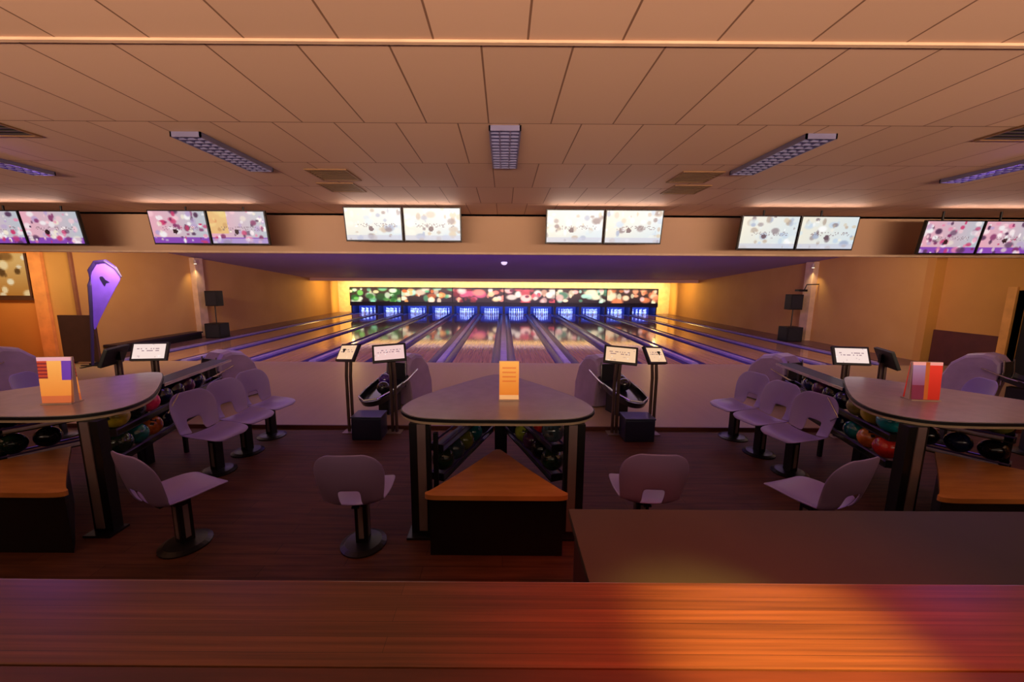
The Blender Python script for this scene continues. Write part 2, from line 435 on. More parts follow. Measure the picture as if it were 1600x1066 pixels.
def tv(x, zc, ry, kind, seed, label):
    t = thing('television', label, 'television', (x, 7.65, zc), 0, 'televisions hung before the bulkhead')
    M = Matrix.Rotation(R(-9), 4, 'X')      # top leans towards the seats
    M = Matrix.Rotation(R(9), 4, 'X')
    bm = bevbox(-TW/2, TW/2, 0, .06, -TH_/2, TH_/2, .008); bm.transform(M); obj('casing', bm, bezel, t)
    picture('screen', TW-.045, TH_-.05, 56, 32, tv_fn(seed, kind), tvm, t, M @ Matrix.Translation((0, -.003, .004)))
    bm = bmesh.new(); tube(bm, [(0, .06, 0), (0, .2, .02), (0, .2, 3.66-zc)], .018); box(bm, -.12, .12, .05, .07, -.1, .1, M=M)
    obj('ceiling_bracket', bm, blackmetal, t)
    return t
groups = [(-8.50, 3.13, 'pink', 'pink', 'far left pair'), (-5.22, 3.15, 'pink', 'mixed', 'second pair from left'), (-1.79, 3.225, 'white', 'white', 'pair left of centre'),
          (1.76, 3.205, 'white', 'white', 'pair right of centre'), (5.19, 3.12, 'white', 'white', 'second pair from right'), (8.42, 3.06, 'pink', 'pink', 'far right pair')]
for g, (x, z, ka, kb, w_) in enumerate(groups):
    sz = {'pink': 'pink and white busy picture', 'white': 'pale washed out picture', 'mixed': 'yellow, pink and pale blue picture'}
    x *= 1.093; z = 2.22 + (z-2.22)*1.093
    tv(x-TW/2-.01, z, 0, ka, 100+g*2, 'television with %s, left screen of the %s' % (sz[ka], w_))
    tv(x+TW/2+.01, z, 0, kb, 101+g*2, 'television with %s, right screen of the %s' % (sz[kb], w_))

for g, (x, z, ka, kb, w_) in enumerate(groups):
    light('AREA', (x*1.093, 7.45, 3.50), (x*1.093, 7.2, 3.7), 5, (1, .74, .6), 2.1, .04, name='screen_top_glow')

# ================================================================= CEILING FITTINGS
def troffer(x, y0, y1, label, glow, gstr):
    w2 = .15; L = y1-y0
    t = thing('ceiling_light', label, 'ceiling light', (x, y0, 3.66), 0, 'louvred ceiling lights')
    gm = mat('louvre_tube_'+glow, glow, .5, emit=glow, estr=gstr)
    lv = mat('louvre_blade', '7d7698', .35, .3)
    bm = bmesh.new()
    for a_ in ((-w2, -w2+.015, 0, L), (w2-.015, w2, 0, L), (-w2, w2, 0, .015), (-w2, w2, L-.015, L)): box(bm, *a_, -.05, -.002)
    obj('frame', bm, lv, t)
    bm = bmesh.new(); n = 13
    for k in range(1, n): box(bm, -w2+.015, w2-.015, L*k/n-.006, L*k/n+.006, -.048, -.012)
    for k in (-.05, .05): box(bm, k-.005, k+.005, .015, L-.015, -.047, -.013)
    obj('louvre', bm, lv, t)
    obj('diffuser', bxm(-w2+.015, w2-.015, .015, L-.015, -.011, -.002), gm, t)
troffer(0, 3.80, 5.0, 'louvred ceiling light with bluish white cells above the central table', '8f8cc0', .25)
troffer(-3.12, 4.0, 5.2, 'louvred ceiling light between the left ceiling vents, pale lilac cells', '8f80c0', .30)
troffer(3.05, 3.95, 5.22, 'louvred ceiling light right of centre with pale lilac cells', '8f80c0', .30)
troffer(-6.2, 4.25, 5.45, 'louvred ceiling light glowing violet at the far left', '6030d0', 2.2)
troffer(6.12, 4.4, 5.55, 'louvred ceiling light glowing violet at the far right', '6030d0', 2.2)
for s in (-1, 1):
    light('AREA', (s*6.15, 4.9, 3.58), (s*5.2, 5.2, 0), 13, UV, 1.1, .25, name='violet_tube_light')
    light('AREA', (s*3.1, 4.6, 3.58), (s*3.2, 4.8, 0), 4, UV, 1.1, .25, name='violet_tube_light')
light('AREA', (0, 4.4, 3.58), (0, 4.6, 0), .7, UV, 1.1, .25, name='violet_tube_light')
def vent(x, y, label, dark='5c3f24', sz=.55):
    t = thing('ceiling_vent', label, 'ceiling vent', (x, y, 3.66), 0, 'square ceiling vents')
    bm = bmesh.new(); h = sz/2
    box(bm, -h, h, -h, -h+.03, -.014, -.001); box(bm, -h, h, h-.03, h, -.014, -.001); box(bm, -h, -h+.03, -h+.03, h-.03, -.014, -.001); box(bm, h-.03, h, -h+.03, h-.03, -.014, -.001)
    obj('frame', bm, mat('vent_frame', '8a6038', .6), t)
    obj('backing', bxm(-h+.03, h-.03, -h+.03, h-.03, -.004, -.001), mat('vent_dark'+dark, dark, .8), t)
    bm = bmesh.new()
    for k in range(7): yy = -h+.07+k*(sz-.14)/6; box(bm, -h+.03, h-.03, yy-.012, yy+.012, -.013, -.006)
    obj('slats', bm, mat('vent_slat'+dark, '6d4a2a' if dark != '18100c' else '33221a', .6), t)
vent(-2.32, 5.50, 'brown square ceiling vent left of centre, the nearer of its pair')
vent(-2.50, 6.20, 'brown square ceiling vent left of centre, the farther of its pair')
vent(2.58, 5.50, 'brown square ceiling vent right of centre, the nearer of its pair')
vent(2.78, 6.20, 'brown square ceiling vent right of centre, the farther of its pair')
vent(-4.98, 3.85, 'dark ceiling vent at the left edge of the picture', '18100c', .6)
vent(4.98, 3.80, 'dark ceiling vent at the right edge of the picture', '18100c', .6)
# small sensor on the lane ceiling
t = thing('ceiling_sensor', 'small white domed sensor on the purple lane ceiling', 'sensor', (0, 15.9, 3.05))
bm = bmesh.new(); lathe(bm, [(.12, 0.02), (.13, -.03), (.10, -.09), (.04, -.12)], 16); obj('dome', bm, mat('sensor_white', 'f4f0ff', .3, emit='f0e8ff', estr=.6), t, True)
bm = bmesh.new(); lathe(bm, [(.15, .06), (.15, 0.021)], 16); obj('base', bm, black, t)
# wall washers on the pilasters
for s in (-1, 1):
    t = thing('wall_light', 'small warm spotlight at the top of the %s pilaster' % ('left' if s < 0 else 'right'), 'wall light', (s*(RW-.3), 14.8, 2.86))
    bm = bmesh.new(); tube(bm, [(0, 0, 0), (0, 0, .14)], .05, 12); obj('housing', bm, cream, t)
    bm = bmesh.new(); tube(bm, [(0, 0, -.012), (0, 0, -.001)], .04, 12); obj('lens', bm, mat('lamp_lens', 'fff0d0', .4, emit='ffe8c0', estr=3), t)
    bm = bmesh.new(); tube(bm, [(0, .05, .1), (s*.1, .1, .1)], .012, 6); obj('bracket', bm, cream, t)
    light('SPOT', (s*(RW-.34), 14.8, 2.80), (s*(RW-.05), 15.0, 0), 30, (1, .75, .45), .04, spot=90, blend=.9, name='wall_spot')
    light('AREA', (s*9.2, 9.35, 2.9), (s*12, 14, 1.2), 105 if s < 0 else 48, (1, .70, .38), 1.2, .3, name='side_wall_warm_fill')  # unseen warm fill added for the side wall, away from the pilaster

# ================================================================= BALLS
def ball_mat(name, a, b, glow=None):
    return mat('ball_'+name, a, .12, col2=b, nscale=7, coat=.5, fac=(.42, .58))
def ball_mesh():
    bm = bmesh.new(); bmesh.ops.create_uvsphere(bm, u_segments=40, v_segments=24, radius=.108)
    dirs = [Vector((-.15, -.75, .55)).normalized(), Vector((.17, -.75, .55)).normalized(), Vector((0, -.93, .22)).normalized()]
    for f in bm.faces:
        c = f.calc_center_median().normalized()
        if any(c.angle(d) < .13 for d in dirs): f.material_index = 1
    me = bpy.data.meshes.new('ball'); bm.to_mesh(me); bm.free()
    for p in me.polygons: p.use_smooth = True
    return me
BM0 = ball_mesh(); holem = mat('finger_hole', '050505', .7)
BC = {'yellow': ('c8b030', 'a09020'), 'pink': ('ff4a78', 'd82a60'), 'teal': ('107878', '0a5050'), 'dark green': ('26402c', '16281e'), 'olive': ('8a8438', '6a6a28'),
      'navy': ('1c2448', '10142c'), 'red': ('e83a30', 'a82018'), 'plum': ('5a2a50', '3a1a38'), 'turquoise': ('18a0a8', '107880'), 'orange': ('d0782a', 'a05018'),
      'black': ('18161a', '0c0c10'), 'grey blue': ('4a6070', '34444e'), 'purple': ('4c2a8a', '341c68'), 'lime': ('b4c040', '8a9a28')}
def ball(p, col, label, group):
    me = BM0.copy(); me.materials.append(ball_mat(col, *BC[col])); me.materials.append(holem)
    o = bpy.data.objects.new('bowling_ball', me); C.objects.link(o); o.location = p
    o.rotation_euler = (random.uniform(-.5, .5), random.uniform(-.5, .5), random.uniform(-.8, .8))
    tag(o, label, 'bowling ball', group)

# ================================================================= TABLE UNITS
OUT = [(0, 3.07), (.42, 3.075), (.70, 3.13), (.86, 3.30), (.86, 3.52), (.74, 3.80), (.42, 4.27), (.14, 4.62), (0, 4.68), (-.14, 4.62), (-.42, 4.27), (-.74, 3.80), (-.86, 3.52), (-.86, 3.30), (-.70, 3.13), (-.42, 3.075)]
def table_unit(cx, sx, label, legx, shx):
    t = thing('settee_table', label, 'table', (cx, 3.6, 0), 0, 'rounded triangular bar tables')
    pts = [(x*sx, y-3.6) for x, y in OUT]
    sp = smoothpoly(pts, 6)
    bm = bmesh.new(); prism(bm, offset_poly(sp, -.006), 1.062, 1.09); tt = obj('tabletop', bm, laminate, t)
    bm = bmesh.new(); prism(bm, offset_poly(sp, .004), 1.058, 1.084); obj('edge_trim', bm, black, tt)
    bm = bmesh.new(); prism(bm, offset_poly(sp, -.004), 1.034, 1.057); obj('lower_rim', bm, cream, tt)
    for s in (-1, 1):
        x = s*legx
        bm = bmesh.new(); box(bm, x-.085, x+.085, -.49, -.40, 0.02, 1.034); lg = obj('leg', bm, black, t)
        bm = bmesh.new(); box(bm, x-s*.02-.036, x-s*.02+.036, -.50, -.491, .05, 1.03); obj('face_strip', bm, silverleg, lg)
        bm = bevbox(x-.12, x+.12, -.56, -.38, 0, .02, .004); obj('foot_plate', bm, blackmetal, lg)
    bm = bmesh.new(); box(bm, -.05, .05, .78, .88, 0, 1.034); obj('leg', bm, black, t)
    # low triangular shelf and cabinet
    tri = smoothpoly([(-.52*shx, -.79), (-.30*shx, -.795), (.30*shx, -.795), (.52*shx, -.79), (.57*shx, -.75), (.51*shx, -.68), (.28*shx, -.35), (.05, .02), (0, .06), (-.05, .02), (-.28*shx, -.35), (-.51*shx, -.68), (-.57*shx, -.75)], 4)
    bm = bmesh.new(); prism(bm, tri, .52, .56); obj('low_shelf', bm, woodshelf, t)
    bm = bmesh.new(); prism(bm, [(-.54*shx, -.74), (.54*shx, -.74), (.46*shx, -.62), (0.02, 0), (-.02, 0), (-.46*shx, -.62)], .0, .519); obj('cabinet', bm, black, t)
    return t
CX = 4.36
table_unit(-.05, 1, 'grey rounded triangular table with black and cream rim in the centre', .665, 1)
table_unit(-CX, 1.08, 'grey rounded triangular table at the left, orange and white card on it', .83, 1.55)
table_unit(CX, 1.08, 'grey rounded triangular table at the right, red lit card on it', .83, 1.55)

# V-shaped ball racks behind the table legs
def rack_arm(t, p0, p1, tiers=(.46, .745), name='rail'):
    p0 = Vector(p0); p1 = Vector(p1); d = (p1-p0).normalized(); nrm = Vector((-d.y, d.x))
    for z in tiers:
        for s in (-1, 1):
            bm = bmesh.new(); q0 = p0+nrm*s*.062; q1 = p1+nrm*s*.062
            tube(bm, [(q0.x, q0.y, z), (q1.x, q1.y, z)], .011, 8); obj(name, bm, mat('rack_rail_purple', '4c3a78', .3), t)
        bm = bmesh.new(); M = Matrix.Translation((p0.x, p0.y, z-.05)) @ Matrix.Rotation(math.atan2(d.y, d.x), 4, 'Z')
        box(bm, 0, (p1-p0).length, -.07, .07, -.012, 0, M=M); obj('tray', bm, black, t)
        for q in (p0, p1):
            bm = bmesh.new(); box(bm, -.006, .006, -.07, .07, -.05, 0.012, M=Matrix.Translation((q.x, q.y, z)) @ Matrix.Rotation(math.atan2(d.y, d.x), 4, 'Z')); obj('bracket', bm, blackmetal, t)
def arm_balls(p0, p1, z, n, cols, lab, grp, start=.12, step=.235):
    p0 = Vector(p0); p1 = Vector(p1); d = (p1-p0).normalized()
    for k in range(n):
        if cols[k] is None: continue
        q = p0 + d*(start + k*step)
        if k == 0: w_ = 'nearest'
        elif k == n-1: w_ = 'farthest'
        else: w_ = ords[k] + ' from near end'
        ball((q.x, q.y, z+.102), cols[k], '%s ball, %s, %s' % (cols[k], lab, w_), grp)

t = thing('ball_rack', 'dark V shaped two tier ball rack under the central table', 'ball rack', (0, 3.2, 0))
def rel(p): return (p[0]-t.location.x, p[1]-t.location.y)
for s in (-1, 1):
    rack_arm(t, rel((s*.56-.05, 3.34)), rel((s*.14-.05, 4.55)))
bm = bmesh.new(); box(bm, -.05, .05, 1.42, 1.5, 0, .98); obj('post', bm, black, t)
for s in (-1, 1):
    bm = bmesh.new(); box(bm, s*.60-.02, s*.60+.02, .03, .07, 0, .9); obj('post', bm, black, t)
for s, w_, lo_, hi_ in ((-1, 'left', ['dark green', 'grey blue', 'olive', 'teal', 'navy'], [None, None, None, 'navy', 'orange']),
                        (1, 'right', ['dark green', 'black', 'plum', 'lime', 'navy'], ['grey blue', 'red', 'black', None, 'purple'])):
    arm_balls((s*.56-.05, 3.34), (s*.14-.05, 4.55), .46, 5, lo_, 'lower tier, %s arm under central table' % w_, 'balls under the central table')
    arm_balls((s*.56-.05, 3.34), (s*.14-.05, 4.55), .745, 5, hi_, 'upper tier, %s arm under central table' % w_, 'balls under the central table')
for s, side in ((-1, 'left'), (1, 'right')):
    # outer arm under the side tables
    t = thing('ball_rack', 'dark two tier ball rack slanting under the %s table' % side, 'ball rack', (s*CX, 3.2, 0))
    a0, a1 = (s*(CX+.72), 3.62), (s*(CX+.10), 4.50)
    rack_arm(t, rel(a0), rel(a1))
    for q in (a0, a1):
        r_ = rel(q); bm = bmesh.new(); box(bm, r_[0]-.025, r_[0]+.025, r_[1]+.03, r_[1]+.07, 0, .84); obj('post', bm, black, t)
    arm_balls(a0, a1, .46, 5, ['black', 'navy', 'black', 'dark green', 'black'] if s > 0 else ['dark green', 'black', None, 'dark green', 'grey blue'], 'lower tier of slanting rack under %s table' % side, 'balls under the %s table' % side)
    arm_balls(a0, a1, .745, 5, ['olive', 'black', 'plum', None, 'grey blue'] if s > 0 else ['black', 'navy', None, None, 'black'], 'upper tier of slanting rack under %s table' % side, 'balls under the %s table' % side)
    # long rack behind the row of seats, with a navy cap
    t = thing('ball_rack', 'long two tier ball rack with navy cap behind the %s row of seats' % side, 'ball rack', (s*3.85, 3.6, 0))
    a0, a1 = (s*3.73, 3.45), (s*4.22, 5.50)
    rack_arm(t, rel(a0), rel(a1), (.55, .815))
    for yy in (3.95, 4.75, 5.45):
        f_ = (yy-3.62)/1.88; xx = s*(3.77+.45*f_) - s*3.85 + s*.10
        bm = bmesh.new(); box(bm, xx-.02, xx+.02, yy-3.62, yy-3.58, 0, 1.03 if yy > 4 else .8); obj('post', bm, black, t)
    bm = bmesh.new(); d = Vector((s*.225, 1.40)); L = d.length
    M = Matrix.Translation((s*3.98-s*3.85, 4.22-3.6, 1.03)) @ Matrix.Rotation(math.atan2(d.y, d.x), 4, 'Z')
    box(bm, 0, L, -.12, .12, 0, .03, M=M); cp = obj('cap', bm, mat('navy_gloss_cap', '101a44', .42, spec=.25), t)
    bm = bmesh.new(); box(bm, 0, L, -.128, -.121, .0, .034, M=M); box(bm, 0, L, .121, .128, .0, .034, M=M); obj('chrome_edge', bm, chrome, cp)
    for k, yy in enumerate((3.55,)):
        bm = bmesh.new(); xx = s*3.80-s*3.85
        tube(bm, [(xx-s*.10, 4.16-3.6, .70), (xx-s*.12, 4.05-3.6, .78), (xx-s*.13, 4.2-3.6, .96)], .008, 6); obj('chrome_guard', bm, chrome, t)
    cl = (['yellow', 'dark green', 'pink', 'navy', 'black', 'plum', 'navy'], ['dark green', 'teal', 'orange', 'navy', 'olive', 'black', 'plum']) if s < 0 else \
         (['turquoise', 'yellow', 'olive', 'navy', 'black', 'plum', 'navy'], ['red', 'orange', 'teal', 'navy', 'olive', 'black', 'plum'])
    arm_balls(a0, a1, .815, 7, cl[0], 'upper tier of rack behind %s row of chairs' % side, 'balls behind the %s seats' % side)
    arm_balls(a0, a1, .55, 7, cl[1], 'lower tier of rack behind %s row of chairs' % side, 'balls behind the %s seats' % side)

# ================================================================= CHAIRS
def shell_rows():
    # (y, z, halfwidth, curl)   from the seat's front lip to the top of the back
    return [(.285, .455, .14, 0), (.275, .478, .20, .004), (.24, .490, .235, .012), (.15, .486, .250, .03), (.04, .473, .254, .045), (-.06, .464, .252, .055), (-.14, .467, .244, .06),
            (-.20, .484, .238, .058), (-.235, .52, .236, .055), (-.258, .57, .240, .055), (-.276, .64, .250, .056), (-.292, .72, .262, .056), (-.305, .80, .264, .05), (-.315, .87, .245, .036), (-.321, .925, .20, .02), (-.324, .955, .13, .006)]
def shell_part(r0, r1, hole=None):
    rows = shell_rows()[r0:r1+1]; bm = bmesh.new(); N = 12; g = []
    for ri, (y, z, hw, cu) in enumerate(rows):
        row = []
        for k in range(N+1):
            u = -1 + 2*k/N; x = u*hw; c = cu*abs(u)**2.6
            i = ri + r0; tilt = 0 if i < 6 else min(1, (i-6)/3)
            row.append(bm.verts.new((x, y + c*tilt*1.3, z + c*(1-tilt))))
        g.append(row)
    for i in range(len(rows)-1):
        for k in range(N):
            if hole and (i+r0) in hole and 4 <= k <= N-5: continue
            bm.faces.new((g[i][k], g[i][k+1], g[i+1][k+1], g[i+1][k]))
    return bm
def make_chair():
    t = thing('swivel_chair', 'x', 'chair')
    for nm, a_, b_, h in (('seat', 0, 7, None), ('backrest', 7, 15, (7, 8, 9))):
        o = obj(nm, shell_part(a_, b_, h), lav, t, True)
        md = o.modifiers.new('thick', 'SOLIDIFY'); md.thickness = .014; md.offset = 1
        md = o.modifiers.new('sub', 'SUBSURF'); md.levels = 1; md.render_levels = 2
    bm = bmesh.new(); box(bm, -.10, .10, -.12, .12, .437, .452); box(bm, -.03, .03, -.16, .16, .42, .437); obj('seat_bracket', bm, blackmetal, t)
    bm = bevbox(-.05, .05, -.05, .05, .035, .42, .008); c = obj('column', bm, black, t)
    bm = bmesh.new(); box(bm, -.02, .02, -.054, -.0505, .08, .37); box(bm, .0505, .054, -.02, .02, .08, .37); box(bm, -.054, -.0505, -.02, .02, .08, .37)
    obj('column_strip', bm, silverleg, c)
    bm = bmesh.new(); lathe(bm, [(.19, 0), (.19, .012), (.15, .03), (.07, .04)], 28); b_ = obj('base', bm, blackmetal, t)
    return t
ch0 = make_chair(); used = False
def chair(x, y, rz, label, group, z=0):
    global used
    c = ch0 if not used else copy_tree(ch0); used = True
    c.location = (x, y, z); c.rotation_euler = (0, 0, R(rz)); c['label'] = label; c['group'] = group; c['category'] = 'chair'
chair(-1.19, 3.0, 3, 'lilac swivel chair seen from behind, just left of the central table', 'single chairs near the counter')
chair(1.19, 3.05, -3, 'lilac swivel chair seen from behind, just right of the central table', 'single chairs near the counter')
chair(-2.70, 2.98, -22, 'lilac swivel chair facing right, beside the left table leg', 'single chairs near the counter')
chair(2.58, 2.98, 18, 'lilac swivel chair facing left beside the right table, half hidden by the counter', 'single chairs near the counter')
for s, side in ((-1, 'left'), (1, 'right')):
    for k, (x, y) in enumerate(((3.36, 4.25), (3.36, 4.78), (3.36, 5.31)) if s < 0 else ((3.42, 4.30), (3.40, 4.83), (3.37, 5.36))):
        chair(s*x, y, 103*s, 'lilac chair in the %s row of three, %s' % (side, ['nearest the counter', 'the middle one', 'nearest the lanes'][k]), 'rows of three chairs')
    chair(s*6.35, 5.25, 70*s, 'lilac chair back showing just beyond the %s table, the one nearer the middle' % side, 'chairs beyond the side tables')
    chair(s*7.05, 4.9, 70*s, 'lilac chair back beyond the %s table, by the edge of the picture' % side, 'chairs beyond the side tables')

# ================================================================= BALL RETURNS + MONITORS
monm = screen_mat('monitor_picture', 1.0)
def monitor(x, y, zc, yaw, pitch, roll, tint, label, base_z, lean=0):
    t = thing('scoring_monitor', label, 'monitor', (x, y, base_z), 0, 'scoring monitors on poles')
    M = Matrix.Translation((lean, 0, zc-base_z)) @ Matrix.Rotation(R(yaw), 4, 'Z') @ Matrix.Rotation(R(pitch), 4, 'X') @ Matrix.Rotation(R(roll), 4, 'Y')
    W, H = .47, .27
    bm = bevbox(-W/2, W/2, 0, .045, -H/2, H/2, .012); bm.transform(M); obj('casing', bm, black, t)
    rs = random.Random(int(abs(x)*100+y*10))
    f0 = blobs(rs, 10, [mixc(tint, hx('806070'), .35), mixc(tint, hx('ffffff'), .6)], lambda u, v: tint, .02, .06)
    def fn(u, v):
        c = f0(u, v)
        if .2 < v < .8 and .12 < u < .88 and int(v*18) % 3 == 0 and rs.random() < .55: c = mixc(c, hx('5a3a50'), .5)
        return c
    picture('screen', W-.06, H-.06, 26, 14, fn, monm, t, M @ Matrix.Translation((0, -.002, 0)))
    bm = bmesh.new()
    for s in (-1, 1): tube(bm, [(s*.03, .06, .01), (s*.03, .06, (zc-base_z)*.7), (s*.03+lean, .07, zc-base_z-.03)], .024, 8)
    obj('pole', bm, mat('pole_metal', '6a5650', .3, .7), t)
    bm = bmesh.new(); box(bm, -.07+lean, .07+lean, .045, .08, zc-base_z-.08, zc-base_z+.04); obj('mount', bm, black, t)
    bm = bevbox(-.11, .11, -.03, .15, 0, .012, .003); obj('foot', bm, mat('foot_metal', '8a7468', .35, .5), t)
peach = hx('f4c8a0'); pinkw = hx('f0c8c4'); wht = hx('f4dcd4')
monitor(-2.27, 5.42, 1.22, -42, -30, -8, peach, 'narrow turned scoring monitor on a pole, left of the central left ball return', 0, .02)
monitor(-1.62, 5.42, 1.22, 14, -30, -3, pinkw, 'wide pink lit scoring monitor on a pole, right of the central left ball return', 0, -.02)
monitor(1.66, 5.42, 1.21, -14, -30, 3, peach, 'wide peach lit scoring monitor on a pole, left of the central right ball return', 0, .02)
monitor(2.21, 5.42, 1.21, 42, -30, 8, peach, 'narrow turned scoring monitor on a pole, right of the central right ball return', 0, -.02)
monitor(-5.02, 5.35, 1.23, 8, -22, 0, wht, 'bright scoring monitor facing us beyond the left table', 0)
monitor(-5.50, 5.30, 1.18, -74, -22, 0, wht, 'scoring monitor seen edge on beyond the left table', 0)
monitor(4.93, 5.35, 1.23, -8, -22, 0, wht, 'bright scoring monitor facing us beyond the right table', 0)
monitor(5.46, 5.35, 1.20, 68, -22, 0, wht, 'scoring monitor seen edge on beyond the right table', 0)

def ball_return(x, y, rz, label, bl):
    t = thing('ball_return', label, 'ball return', (x, y, .05), R(rz), 'ball returns on the approach')
    # tray: shallow pointed dish
    pts = smoothpoly([(0, -.42), (.16, -.34), (.24, -.1), (.24, .2), (.18, .42), (-.18, .42), (-.24, .2), (-.24, -.1), (-.16, -.34)], 5)
    bm = bmesh.new(); prism(bm, pts, .37, .40); 
    n = len(pts); o1 = offset_poly(pts, .012)
    a = [bm.verts.new((p[0]*.96, p[1]*.96, .40)) for p in pts]; b = [bm.verts.new((p[0], p[1], .47)) for p in o1]; c = [bm.verts.new((p[0]*1.08, p[1]*1.06, .47)) for p in o1]; d = [bm.verts.new((p[0], p[1], .37)) for p in o1]
    for A, B in ((a, b), (b, c), (c, d)):
        for k in range(n): bm.faces.new((A[k], A[(k+1) % n], B[(k+1) % n], B[k]))
    bm.transform(Matrix.Translation((0, 0, .42)) @ Matrix.Rotation(R(16), 4, 'X') @ Matrix.Translation((0, 0, -.42)))
    obj('tray', bm, mat('tray_black', '1a1720', .25), t)
    bm = bmesh.new()
    for s in (-1, 1): tube(bm, [(s*.27, .62, .66), (s*.27, .3, .54), (s*.24, -.1, .45), (s*.17, -.38, .39)], .013, 8)
    tube(bm, [(.17, -.38, .39), (0, -.47, .37), (-.17, -.38, .39)], .013, 8)
    obj('rail', bm, chrome, t)
    bm = bmesh.new(); box(bm, -.10, .10, .0, .34, 0, .36); obj('pedestal', bm, black, t)
    # hood: rounded lilac shell
    prof = [(.50, .02), (.46, .30), (.40, .58), (.42, .80), (.50, .90), (.64, .93), (.86, .88), (1.06, .68), (1.18, .36), (1.20, .02)]
    bm = bmesh.new(); rings = []
    for (hw) in (-.23, -.21, -.15, .15, .21, .23):
        k_ = 1 - (abs(hw) > .2)*.035 - (abs(hw) > .22)*.05
        rings.append([bm.verts.new((hw, .82 + (yy-.82)*k_, .02 + (zz-.02)*k_)) for yy, zz in prof])
    for q in range(5):
        for k in range(len(prof)-1): bm.faces.new((rings[q][k], rings[q+1][k], rings[q+1][k+1], rings[q][k+1]))
    bm.faces.new(rings[0]); bm.faces.new(rings[-1][::-1])
    bmesh.ops.recalc_face_normals(bm, faces=bm.faces[:])
    hd = obj('hood', bm, hoodm, t, False)
    bm = bmesh.new(); box(bm, -.17, .17, .385, .405, .44, .80); obj('ball_opening', bm, mat('opening_black', '050406', .6), hd)
    for s in (-1, 1):
        bm = bmesh.new(); tube(bm, [(s*.185, .385, .38), (s*.19, .375, .62), (s*.185, .395, .84)], .013, 8)
        obj('chrome_strip', bm, chrome, hd)
    for k, (bx_, by_, c_, w_) in enumerate(bl):
        v = Matrix.Rotation(R(rz), 3, 'Z') @ Vector((bx_, by_, 0))
        zz = .05 + .42 + (by_)*math.tan(R(16)) + .096 - .01
        ball((x+v.x, y+v.y, zz), c_, '%s bowling ball in the tray of the %s' % (c_, w_), 'balls waiting in the ball returns')
ball_return(-1.98, 6.12, -20, 'lilac hooded ball return with black tray, left of the central table', [(-.06, .15, 'purple', 'ball return left of the central table'), (.08, -.08, 'black', 'ball return left of the central table')])
ball_return(1.98, 6.12, 20, 'lilac hooded ball return with black tray, right of the central table', [(.03, .05, 'black', 'ball return right of the central table')])
ball_return(-5.35, 6.3, -20, 'lilac hooded ball return behind the left row of seats', [])
ball_return(5.3, 6.3, 20, 'lilac hooded ball return behind the right row of seats', [])
ball_return(-9.75, 6.5, -20, 'lilac hooded ball return at the far left beyond the left table', [])
ball_return(9.35, 6.5, 20, 'lilac hooded ball return at the far right beyond the right table', [])
for s, side in ((-1, 'left'), (1, 'right')):
    t = thing('storage_bin', 'dark navy box on the floor between the %s pair of monitor poles' % side, 'bin', (s*1.93, 5.32, 0), 0)
    obj('body', bevbox(-.21, .21, -.16, .14, 0, .32, .02), navy, t)
    obj('lid', bevbox(-.215, .215, -.165, .145, .321, .345, .01), mat('navy_lid', '262a48', .3), t)

# ================================================================= SPEAKERS, BANNER, PANEL
for s, side in ((-1, 'left'), (1, 'right')):
    t = thing('speaker', 'black satellite speaker on a pole above its bass bin by the %s pilaster' % side, 'speaker', (s*11.12, 14.8, .05))
    bb = obj('bass_bin', bevbox(-.3, .3, -.25, .25, 0, .56, .02), black, t)
    obj('grille', bxm(-.26, .26, -.262, -.252, .04, .52), mat('grille_dark', '1c1a18', .8), bb)
    bm = bmesh.new(); tube(bm, [(0, 0, .56), (0, 0, 1.25)], .02, 8); obj('pole', bm, blackmetal, t)
    cb = obj('cabinet', bevbox(-.23, .23, -.17, .17, 1.22, 1.80, .02), black, t)
    obj('grille', bxm(-.2, .2, -.182, -.172, 1.26, 1.76), MATS['grille_dark'], cb)
t = thing('camera_bracket', 'small black bracket fixed above the right speaker', 'bracket', (11.42, 14.8, 2.1))
bm = bmesh.new(); box(bm, -.22, .08, -.12, .12, -.14, -.06); obj('head', bm, black, t)
bm = bmesh.new(); tube(bm, [(.05, 0, -.08), (.12, 0, .12), (.58, 0, .14)], .02, 6); obj('arm', bm, black, t)

t = thing('feather_banner', 'purple teardrop feather banner with dark edge and mark near the left corner', 'banner', (-10.5, 9.6, .05))
o_ = [(.19, .95), (.24, 1.5), (.28, 2.05), (.34, 2.38), (.50, 2.56), (.72, 2.58), (.92, 2.42), (1.02, 2.22), (.85, 1.95), (.62, 1.6), (.36, 1.2)]
sp = smoothpoly(o_, 5)
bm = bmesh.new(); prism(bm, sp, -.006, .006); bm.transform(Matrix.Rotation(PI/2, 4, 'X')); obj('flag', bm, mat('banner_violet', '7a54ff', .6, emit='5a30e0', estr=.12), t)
bm = bmesh.new(); tube(bm, [(0, 0, 0), (.12, 0, .9), (.20, 0, 1.5), (.25, 0, 2.05), (.31, 0, 2.40), (.47, 0, 2.60), (.72, 0, 2.63), (.94, 0, 2.47), (1.05, 0, 2.25)], .035, 8, radii=[.03, .035, .045, .05, .055, .055, .05, .04, .02])
obj('pole', bm, mat('banner_sleeve', '24145a', .5), t)
bm = bmesh.new(); prism(bm, smoothpoly([(.52, 2.24), (.60, 2.26), (.66, 2.18), (.75, 2.12), (.66, 2.10), (.62, 2.02), (.56, 2.12)], 2), .008, .014); bm.transform(Matrix.Rotation(PI/2, 4, 'X')); obj('emblem', bm, mat('banner_mark', '1c1450', .5), t)
bm = bmesh.new(); box(bm, -.28, .28, -.03, .03, 0, .02); box(bm, -.03, .03, -.28, .28, 0, .02); obj('cross_base', bm, black, t)

